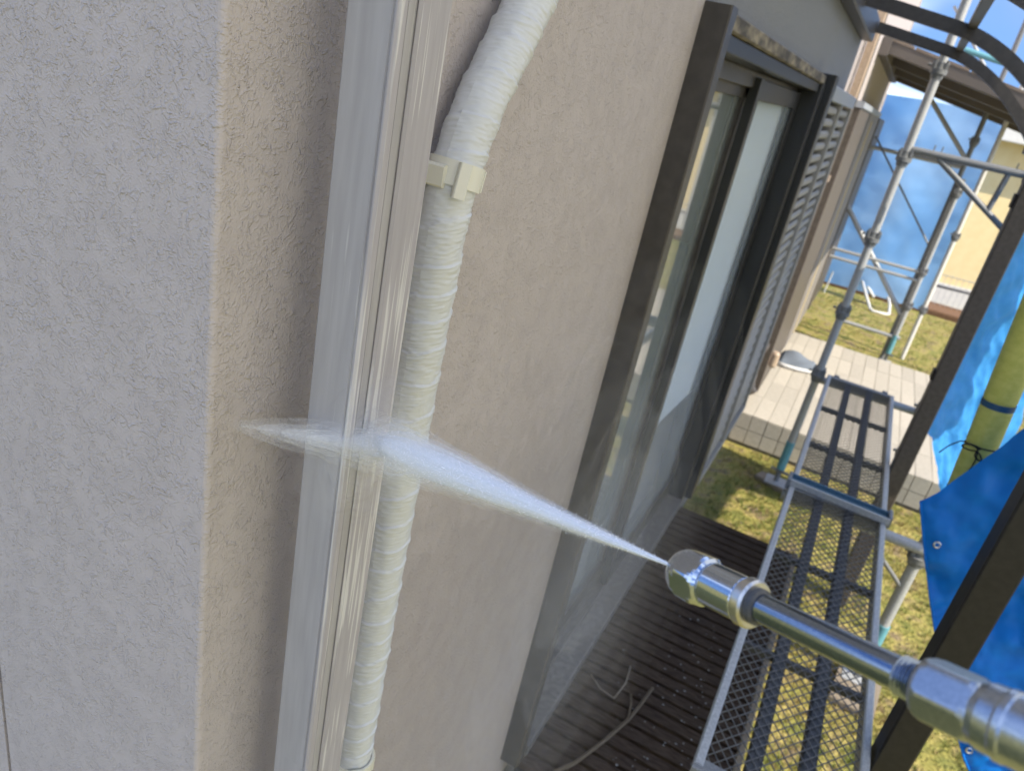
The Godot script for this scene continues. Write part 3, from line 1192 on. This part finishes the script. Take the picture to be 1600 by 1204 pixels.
	sweep(st, c.tessellate(4, 3.0), 0.0021, 6)
	c = Curve3D.new()
	for q in [[Vector3(0, 0, 0), Vector3(0.004, -0.012, 0)], [Vector3(0.006, -0.035, 0.004), Vector3(0, -0.012, 0)], [Vector3(0.003, -0.068, 0.003), Vector3(-0.004, -0.01, 0)]]:
		c.add_point(kn + q[0], -q[1], q[1])
	sweep(st, c.tessellate(4, 3.0), 0.0020, 6)
	put("string", st, M.string, p)


func downpipe() -> void:
	var d := thing("downpipe", "square taupe downpipe with chalky worn edges at the house corner", "downpipe", V(0.06, -2.35, -0.5))
	var y0 := -2.3
	var y1 := 1.2
	# x runs out from the wall, z along it; main body is a rounded box
	var st := mb()
	box(st, V(0.038, y0, -0.5375), V(0.0815, y1, -0.4740), 0.003)
	put("pipe_body", st, M.downpipe, d)
	# raised bands on the side that faces the lawn
	st = mb()
	box(st, V(0.0805, y0, -0.4835), V(0.0862, y1, -0.4720), 0.0022)
	put("corner_bead", st, M.downpipe_worn, d)
	st = mb()
	box(st, V(0.0805, y0, -0.5405), V(0.0855, y1, -0.4985), 0.0022)
	put("face_band", st, M.downpipe_worn, d)
	st = mb()
	box(st, V(0.0817, y0, -0.4900), V(0.0826, y1, -0.4870))
	put("groove_lip", st, M.downpipe, d)
	st = mb()
	box(st, V(0.0002, -1.55, -0.53), V(0.036, -1.52, -0.48), 0.003)
	put("wall_bracket", st, M.downpipe, d)


func taped_line() -> void:
	var t := thing("pipe_line", "cream tape wrapped air conditioner pipe line held by plastic bands", "pipe", V(0.03, -2.35, -0.66))
	var c := Curve3D.new()
	c.add_point(V(0.032, -2.3, -0.655), Vector3.ZERO, Vector3(0, 0.4, 0))
	c.add_point(V(0.032, -0.9, -0.655), Vector3(0, -0.3, 0), Vector3(0, 0.3, 0))
	c.add_point(V(0.033, -0.19, -0.666), Vector3(0, -0.12, 0.004), Vector3(0, 0.055, -0.004))
	c.add_point(V(0.034, -0.055, -0.702), Vector3(0, -0.045, 0.026), Vector3(0, 0.05, -0.032))
	c.add_point(V(0.034, 0.25, -0.905), Vector3(0, -0.1, 0.066), Vector3(0, 0.1, -0.066))
	c.add_point(V(0.034, 0.6, -1.14))
	c.bake_interval = 0.004
	var total := c.get_baked_length()
	var s0 := 0.7
	var s1 := total - 0.25
	var step := 0.0013
	var n := int((s1 - s0) / step)
	var m := 40
	var wr := noise(121, 1.0, 3)
	wr.fractal_gain = 0.6
	var v := PackedVector3Array()
	var uv := PackedVector2Array()
	var idx := PackedInt32Array()
	for i in n + 1:
		var s := s0 + i * step
		var p := c.sample_baked(s, true)
		var d := (c.sample_baked(s + 0.012, true) - c.sample_baked(s - 0.012, true)).normalized()
		var f := frame_of(d, Vector3.RIGHT)
		for k in m + 1:
			var a := TAU * (k % m) / m
			var ph := s / 0.036 - a / TAU + 0.45 * wr.get_noise_1d(s * 9.0) + 0.12 * wr.get_noise_2d(s * 30.0, a)
			var fr := ph - floorf(ph)
			var r := 0.0250 + 0.0018 * fr * fr
			var lap := 1.0 if fr > 0.08 else 0.55
			r += 0.0013 * lap * wr.get_noise_3d(cos(a) * 2.2 + s * 6.0, sin(a) * 2.2 - s * 4.0, s * 230.0 - a * 1.2)
			r += 0.0007 * wr.get_noise_3d(cos(a) * 4.0, sin(a) * 4.0 + 7.0, s * 520.0 + a * 2.0)
			r += 0.0012 * wr.get_noise_3d(cos(a) * 0.8, sin(a) * 0.8, s * 14.0)
			v.append(p + (f[0] * cos(a) + f[1] * sin(a)) * r)
			uv.append(Vector2(float(k) / m, s))
	for i in n:
		for k in m:
			var q := i * (m + 1) + k
			idx.append_array([q, q + m + 1, q + m + 2, q, q + m + 2, q + 1])
	put_mesh("tape_wrap", smooth_mesh(v, uv, idx), M.tape, t)
	# plastic saddle band at the bend and another lower down
	for y in [-0.125, -0.955]:
		var b := Node3D.new()
		b.name = "clamp_band"
		t.add_child(b, true)
		var zc: float = -0.674 if y > -0.5 else -0.655
		var ax := Vector3(0, 1, -0.22).normalized() if y > -0.5 else Vector3.UP
		var st := mb()
		var o := V(0.033, y, zc)
		lathe(st, o - ax * 0.012, ax, PackedVector2Array([Vector2(0, 0.026), Vector2(0.0, 0.0292), Vector2(0.024, 0.0292), Vector2(0.024, 0.026)]), 36)
		put("strap", st, M.band, b)
		st = mb()
		for k in 9:
			var a := 0.15 + k * 0.13
			var f := frame_of(ax, Vector3.RIGHT)
			var dir: Vector3 = Vector3(sin(a), 0, -cos(a)).normalized()
			dir = (dir - ax * dir.dot(ax)).normalized()
			bar(st, o + dir * 0.0298 - ax * 0.0105, o + dir * 0.0298 + ax * 0.0105, 0.0016, 0.0016)
		put("strap_teeth", st, M.band, b)
		st = mb()
		var dd := Vector3(0.70, 0, 0.71).normalized()
		var cc := o + dd * 0.0325
		var side := ax.cross(dd).normalized()
		extrude(st, rect(0.013, 0.009, 0.0012), cc - ax * 0.018, cc + ax * 0.016, dd)
		put("buckle", st, M.band, b)
		st = mb()
		box(st, V(0.0005, y - 0.011, zc + 0.026), V(0.040, y + 0.011, zc + 0.034), 0.002)
		put("foot_tab", st, M.band, b)


func lance() -> void:
	var tip := V(0.3915, -0.2214, -0.3364)
	var dir := Vector3(0.7958, 0.3208, 0.5136).normalized()   # from the nozzle back to the handle
	var l := thing("spray_lance", "chrome pressure washer lance with hexagonal nozzle nut", "spray lance", tip)
	var f := frame_of(dir)
	# hexagon nuts with turned ends: rings of (place along the axis, turned radius), cut by six flats
	var hexa := func(s: SurfaceTool, rings_at: Array, corner: float, turn: float) -> void:
		var n := 60
		var rings := []
		for q in rings_at:
			var ring := PackedVector3Array()
			for k in n:
				var t := TAU * k / n
				var w := fposmod(t + turn, PI / 3.0) - PI / 6.0
				var rr := minf(q[1], corner * cos(PI / 6.0) / cos(w))
				ring.append(tip + dir * q[0] + (f[0] * cos(t) + f[1] * sin(t)) * rr)
			rings.append(ring)
		for i in rings.size() - 1:
			s.set_smooth_group(-1)
			for k in n:
				quad(s, rings[i][k], rings[i][(k + 1) % n], rings[i + 1][(k + 1) % n], rings[i + 1][k])
		var last := rings.size() - 1
		for k in n:
			tri(s, tip + dir * rings_at[0][0], rings[0][(k + 1) % n], rings[0][k])
			tri(s, tip + dir * rings_at[last][0], rings[last][k], rings[last][(k + 1) % n])
	var st := mb()
	hexa.call(st, [[0.0, 0.0062], [0.0006, 0.0074], [0.0018, 0.0090], [0.0034, 0.0104], [0.0054, 0.0116], [0.0078, 0.0126], [0.0105, 0.0134], [0.0185, 0.0136], [0.0205, 0.0130], [0.0222, 0.0121], [0.0236, 0.0108]], 0.0139, 0.35)
	put("nozzle_nut", st, M.chrome, l)
	st = mb()
	lathe(st, tip, dir, PackedVector2Array([Vector2(-0.0016, 0.0), Vector2(-0.0016, 0.0024), Vector2(-0.0012, 0.0030), Vector2(0.002, 0.0032)]), 24)
	put("nozzle_tip", st, M.steel_dull, l)
	st = mb()
	lathe(st, tip, dir, PackedVector2Array([Vector2(0.023, 0.0098), Vector2(0.024, 0.0104), Vector2(0.025, 0.0107), Vector2(0.0440, 0.0107), Vector2(0.0448, 0.0103)]), 48)
	put("nozzle_barrel", st, M.chrome, l)
	st = mb()
	lathe(st, tip, dir, PackedVector2Array([Vector2(0.0446, 0.008), Vector2(0.0446, 0.0106), Vector2(0.0458, 0.0115), Vector2(0.0500, 0.0115), Vector2(0.0512, 0.0106), Vector2(0.0512, 0.007)]), 48)
	put("collar", st, M.brass, l)
	st = mb()
	lathe(st, tip, dir, PackedVector2Array([Vector2(0.0512, 0.0084), Vector2(0.0540, 0.0084), Vector2(0.0546, 0.0067)]), 40)
	put("seal_ring", st, M.rib, l)
	st = mb()
	lathe(st, tip, dir, PackedVector2Array([Vector2(0.048, 0.0066), Vector2(0.124, 0.0067)]), 48)
	put("tube", st, M.steel, l)
	st = mb()
	var th := PackedVector2Array()
	for k in 6:
		th.append(Vector2(0.1195 + k * 0.0015, 0.0069)); th.append(Vector2(0.1202 + k * 0.0015, 0.0078))
	lathe(st, tip, dir, th, 40)
	put("thread", st, M.steel, l)
	st = mb()
	hexa.call(st, [[0.1275, 0.0092], [0.1282, 0.0104], [0.1296, 0.0113], [0.1315, 0.0119], [0.1460, 0.0119], [0.1478, 0.0113], [0.1490, 0.0106]], 0.0124, 0.15)
	put("coupling_nut", st, M.steel_dull, l)
	st = mb()
	lathe(st, tip, dir, PackedVector2Array([Vector2(0.148, 0.0108), Vector2(0.151, 0.0118), Vector2(0.156, 0.0121), Vector2(0.157, 0.0126), Vector2(0.159, 0.0126), Vector2(0.160, 0.0121), Vector2(0.185, 0.0121), Vector2(0.187, 0.011), Vector2(0.33, 0.011)]), 48)
	put("rear_sleeve", st, M.steel_dull, l)


# many fine drops as one cloud; at() gives the place and long axis of each
func spray(called: String, n: int, parent: Node3D, m: Material, r0: float, r1: float, at: Callable) -> void:
	var drop := mb()
	drop.set_smooth_group(1)
	lathe(drop, Vector3(0, -1.0, 0), Vector3.UP, PackedVector2Array([Vector2(0, 0.0), Vector2(0.9, 1.0), Vector2(2.0, 0.0)]), 5)
	drop.generate_normals()
	var mesh := drop.commit()
	mesh.surface_set_material(0, m)
	var mm := MultiMesh.new()
	mm.transform_format = MultiMesh.TRANSFORM_3D
	mm.mesh = mesh
	mm.instance_count = n
	for i in n:
		var q: Array = at.call()
		var g := frame_of(q[1])
		var r := rng.randf_range(r0, r1)
		mm.set_instance_transform(i, Transform3D(Basis(g[0] * r, g[2] * r * q[2], -g[1] * r), q[0] - parent.position))
	var o := MultiMeshInstance3D.new()
	o.name = called
	o.multimesh = mm
	o.set_meta("kind", "stuff")
	parent.add_child(o, true)


func water() -> void:
	var tip := V(0.3905, -0.2218, -0.337)
	var hit := V(0.086, -0.346, -0.512)
	var w := thing("water_jet", "white fan of water sprayed from the nozzle onto downpipe", "water jet", tip)
	var d := hit - tip
	var f := frame_of(d)
	var dm := mat(lin(0.93, 0.95, 0.98), 0.5)
	dm.backlight_enabled = true
	dm.backlight = Color(0.9, 0.9, 0.9)
	# dense core of the jet, streaked along its length, in thinning coats of spray
	var jn := noise(141, 1.0, 3)
	var coat := func(k: float, alpha: float, tail: float) -> void:
		var m := mat(lin(0.94, 0.96, 0.98), 0.6)
		if alpha < 1.0:
			m.transparency = BaseMaterial3D.TRANSPARENCY_ALPHA
			m.albedo_color.a = alpha
		var g := grid_mesh(func(u: float, v: float) -> Vector3:
			var a := TAU * fposmod(u, 1.0)
			var r := 0.0008 + 0.0172 * pow(v, 1.12) * k
			r *= 1.0 + 0.18 * jn.get_noise_3d(cos(a) * 2.2 + k * 5.0, sin(a) * 2.2, v * 2.4) + 0.05 * jn.get_noise_3d(cos(a) * 2.0, sin(a) * 2.0 + k * 3.0, v * 16.0)
			if v > tail:
				r *= pow(maxf(0.0, 1.0 - pow((v - tail) / (1.0 - tail), 1.6)), 0.7)
			return tip + d * v * 0.985 + (f[0] * cos(a) + f[1] * sin(a)) * r, 56, 140)
		put_mesh("water_core" if alpha == 1.0 else "spray_coat", g, m, w)
	coat.call(0.90, 1.0, 0.60)
	coat.call(1.04, 0.34, 0.70)
	coat.call(1.20, 0.22, 0.80)
	coat.call(1.42, 0.13, 0.88)
	coat.call(1.72, 0.07, 0.92)
	spray("droplets", 5000, w, dm, 0.00007, 0.00014, func() -> Array:
		var u := pow(rng.randf(), 0.58)
		var a := rng.randf() * TAU
		var r := (0.0009 + 0.0165 * pow(u, 1.12)) * (0.95 + absf(rng.randfn(0.0, 0.5)))
		var off: Vector3 = (f[0] * cos(a) + f[1] * sin(a)) * r
		return [tip + d * u + off, d + off * 2.0, 4.0])
	# what slips past the pipe and thins out towards the corner of the house
	var s := thing("spray_mist", "thin mist drifting off where water strikes the downpipe", "mist", hit)
	var from := hit + Vector3(0.028, 0.006, 0.012)
	var to := V(0.004, -0.336, -0.432)
	var e := to - from
	var fe := frame_of(e)
	var wisp := func(k: float, alpha: float, reach: float) -> void:
		var m := mat(lin(0.94, 0.96, 0.98), 0.6)
		m.transparency = BaseMaterial3D.TRANSPARENCY_ALPHA
		m.albedo_color.a = alpha
		var g := grid_mesh(func(u: float, v: float) -> Vector3:
			var a := TAU * fposmod(u, 1.0)
			var r := 0.0185 * k * (1.0 - 0.62 * v) * minf(1.0, sqrt(v * 6.0) + 0.02) * pow(maxf(0.0, 1.0 - pow(v, 5.0)), 0.5)
			r *= 1.0 + 0.30 * jn.get_noise_3d(cos(a) * 2.4 + k * 7.0, sin(a) * 2.4, v * 2.5)
			return from + e * (v * reach) + (fe[0] * cos(a) + fe[1] * sin(a)) * r, 48, 60)
		put_mesh("spray_coat", g, m, s)
	wisp.call(0.50, 0.20, 0.55)
	wisp.call(0.72, 0.14, 0.74)
	wisp.call(0.95, 0.10, 0.90)
	wisp.call(1.25, 0.06, 1.06)
	spray("passing_droplets", 5000, s, dm, 0.00006, 0.00012, func() -> Array:
		var t := pow(rng.randf(), 1.2)
		var a := rng.randf() * TAU
		return [from + e * t + (fe[0] * cos(a) + fe[1] * sin(a)) * 0.016 * (1.15 - t) * absf(rng.randfn(0.0, 0.8)), e, 3.0])
	veil(s, hit + Vector3(0.005, -0.004, 0.0), Vector3(0.04, 0.08, 0.095), 5, 0.048, 3)
	var s2 := thing("drifting_haze", "faint water haze hanging between lance and window foot", "mist", V(0.15, -0.9, -1.3))
	veil(s2, V(0.16, -0.90, -1.30), Vector3(0.20, 0.68, 0.70), 5, 0.025, 5)


# soft cloud of fine spray: loose shells one inside the other
func veil(parent: Node3D, at: Vector3, size: Vector3, n: int, alpha: float, seed_: int) -> void:
	var vn := noise(160 + seed_, 1.0, 3)
	for k in n:
		var m := mat(lin(0.92, 0.94, 0.96), 0.9)
		m.transparency = BaseMaterial3D.TRANSPARENCY_ALPHA
		m.albedo_color.a = alpha * (1.0 - 0.75 * k / (n - 1.0))
		var q := 0.25 + 0.75 * (k + 0.5) / n
		var g := grid_mesh(func(u: float, v: float) -> Vector3:
			var lon := TAU * fposmod(u, 1.0)
			var lat := PI * (v - 0.5)
			var p := Vector3(cos(lat) * cos(lon), sin(lat), cos(lat) * sin(lon))
			var w := q * (1.0 + 0.25 * vn.get_noise_3dv(p * 1.3 + Vector3(k * 2.0, 0, 0)))
			return at + p * size * w, 40, 24)
		put_mesh("mist_veil", g, m, parent)


func small_things() -> void:
	# twig on the deck
	var st := mb()
	var pts := PackedVector3Array([V(0.150, -1.879, -1.60), V(0.19, -1.88, -1.665), V(0.238, -1.879, -1.80), V(0.277, -1.876, -1.93), V(0.292, -1.872, -2.02), V(0.303, -1.866, -2.10)])
	sweep(st, pts, 0.0065, 7)
	sweep(st, PackedVector3Array([V(0.275, -1.876, -1.925), V(0.262, -1.87, -1.99), V(0.247, -1.872, -2.03)]), 0.004, 6)
	tag(put("twig", st, M.twig), "dry forked brown twig lying across the wet deck", "twig")
	st = mb()
	sweep(st, PackedVector3Array([V(0.205, -1.884, -1.99), V(0.215, -1.885, -2.08), V(0.203, -1.886, -2.17)]), 0.003, 6)
	sweep(st, PackedVector3Array([V(0.205, -1.884, -1.99), V(0.15, -1.885, -2.0), V(0.10, -1.886, -2.04)]), 0.002, 6)
	tag(put("straw", st, M.timber), "thin bent straw beside the twig on deck", "straw")
	# flakes of old paint on the deck
	var fl := mb()
	for i in 130:
		var x := clampf(rng.randfn(0.42, 0.09), 0.06, 0.6)
		var z := rng.randf_range(-2.6, -1.6)
		var a := rng.randf() * TAU
		var r := rng.randf_range(0.0015, 0.0055)
		var c := V(x, -1.8875 + rng.randf() * 0.001, z)
		var p := PackedVector3Array()
		for k in 5:
			var t := a + TAU * k / 5.0
			p.append(c + Vector3(cos(t) * r * rng.randf_range(0.4, 1.2), rng.randf() * 0.002, sin(t) * r * rng.randf_range(0.4, 1.2)))
		for k in 5:
			tri(fl, c + Vector3(0, 0.001, 0), p[k], p[(k + 1) % 5])
	var fo := put("paint_flakes", fl, M.chalk)
	tag(fo, "scattered pale flakes of old paint on the deck", "paint flakes")
	fo.set_meta("kind", "stuff")
	# dry leaves and clippings on the lawn
	var lf := mb()
	for i in 420:
		var x := rng.randf_range(0.05, 3.0)
		var z := rng.randf_range(-5.3, -1.2) if i % 3 else rng.randf_range(-12.0, -8.3)
		var a := rng.randf() * TAU
		var r := rng.randf_range(0.007, 0.02)
		var c := V(x, -2.332 + rng.randf() * 0.008, z)
		var dx := Vector3(cos(a), rng.randf_range(-0.3, 0.3), sin(a)) * r
		var dz := Vector3(-sin(a), rng.randf_range(-0.2, 0.4), cos(a)) * r * 0.45
		tri(lf, c - dx, c + dz, c + dx)
		tri(lf, c - dx, c + dx, c - dz + Vector3(0, 0.004, 0))
	var lo := put("dry_leaves", lf, M.twig)
	tag(lo, "small dry brown leaves strewn over the lawn", "leaves")
	lo.set_meta("kind", "stuff")
	# grey cloth with a white lining on the terrace
	var cl := thing("folded_cloth", "folded blue grey cloth with white edge lying on the terrace", "cloth", V(0.24, -2.088, -6.95))
	var gm := grid_mesh(func(u: float, v: float) -> Vector3:
		var x := lerpf(0.05, 0.42, u)
		var z := lerpf(-7.12, -6.84, v)
		var hgt := 0.035 + 0.10 * exp(-pow((u - 0.45) * 3.4, 2.0)) * exp(-pow((v - 0.35) * 2.6, 2.0)) + 0.02 * sin(u * 7.0 + v * 3.0)
		var rim := minf(minf(u, 1.0 - u), minf(v, 1.0 - v)) * 8.0
		return V(x + 0.03 * (v - 0.5), -2.085 + maxf(0.002, hgt * minf(1.0, rim)), z - 0.06 * u + 0.03 * sin(u * 4.0)), 30, 24)
	put_mesh("cloth", gm, M.grey_cloth, cl)
	st = mb()
	sweep(st, PackedVector3Array([V(0.07, -2.07, -6.86), V(0.15, -2.068, -6.83), V(0.26, -2.068, -6.85), V(0.36, -2.07, -6.90), V(0.43, -2.07, -6.93)]), 0.016, 8)
	put("lining", st, M.white_plastic, cl)
	# the beige rain pipe between the two shutters
	var bp := thing("rain_pipe", "slim beige rain pipe between louvred shutter and brown shutter box", "downpipe", V(0.04, -2.35, -5.2))
	st = mb()
	box(st, V(0.012, -1.72, -5.26), V(0.062, 0.62, -5.17), 0.006)
	put("pipe_body", st, M.beige, bp)
	st = mb()
	box(st, V(0.062, -1.70, -5.225), V(0.066, 0.6, -5.205))
	put("seam", st, M.timber, bp)
	for y in [-0.35, -1.5]:
		st = mb()
		box(st, V(0.002, y - 0.02, -5.27), V(0.07, y + 0.02, -5.16), 0.003)
		put("pipe_bracket", st, M.beige, bp)
	st = mb()
	sweep(st, PackedVector3Array([V(0.037, -1.70, -5.215), V(0.037, -1.76, -5.215), V(0.05, -1.81, -5.215), V(0.08, -1.84, -5.215)]), 0.030, 12)
	put("outlet_elbow", st, M.beige, bp)
	# rolled hose end at the foot of the second shutter box
	st = mb()
	lathe(st, V(0.125, -1.66, -5.35), Vector3(0, 1, 0), PackedVector2Array([Vector2(0, 0.0), Vector2(0.0, 0.02), Vector2(0.015, 0.03), Vector2(0.10, 0.03), Vector2(0.115, 0.02), Vector2(0.115, 0)]), 16)
	tag(put("tap_cover", st, M.beige), "small beige cover on the foot of the brown shutter box", "cover")
	# white bent tube frame left on the lawn
	st = mb()
	sweep(st, PackedVector3Array([V(0.52, -2.02, -11.9), V(0.66, -2.2, -11.75), V(0.76, -2.32, -11.6), V(0.80, -2.335, -11.55), V(0.98, -2.335, -11.6), V(1.02, -2.33, -11.66), V(0.99, -2.23, -11.8), V(0.94, -2.16, -11.9), V(0.76, -2.14, -11.95), V(0.70, -2.16, -11.9)]), 0.020, 8)
	sweep(st, PackedVector3Array([V(0.50, -2.0, -11.92), V(0.56, -1.98, -11.95), V(0.62, -2.08, -11.9), V(0.76, -2.20, -11.85)]), 0.018, 8)
	tag(put("bent_tubing", st, M.white_plastic), "white bent metal tubing left lying on the far lawn", "tubing")
	# a stake and a little plant
	st = mb()
	pipe(st, V(0.10, -2.35, -11.9), V(0.115, -2.02, -11.9), 0.010, 8)
	tag(put("garden_stake", st, M.white_plastic), "thin pale garden stake at the soil edge", "stake")
	# pale twig seen through the near plank
	st = mb()
	sweep(st, PackedVector3Array([V(0.95, -2.335, -2.35), V(1.02, -2.33, -2.33), V(1.10, -2.335, -2.27), V(1.17, -2.335, -2.25)]), 0.008, 6)
	tag(put("pale_twig", st, M.chalk), "pale stick on the grass beneath the near plank", "twig")
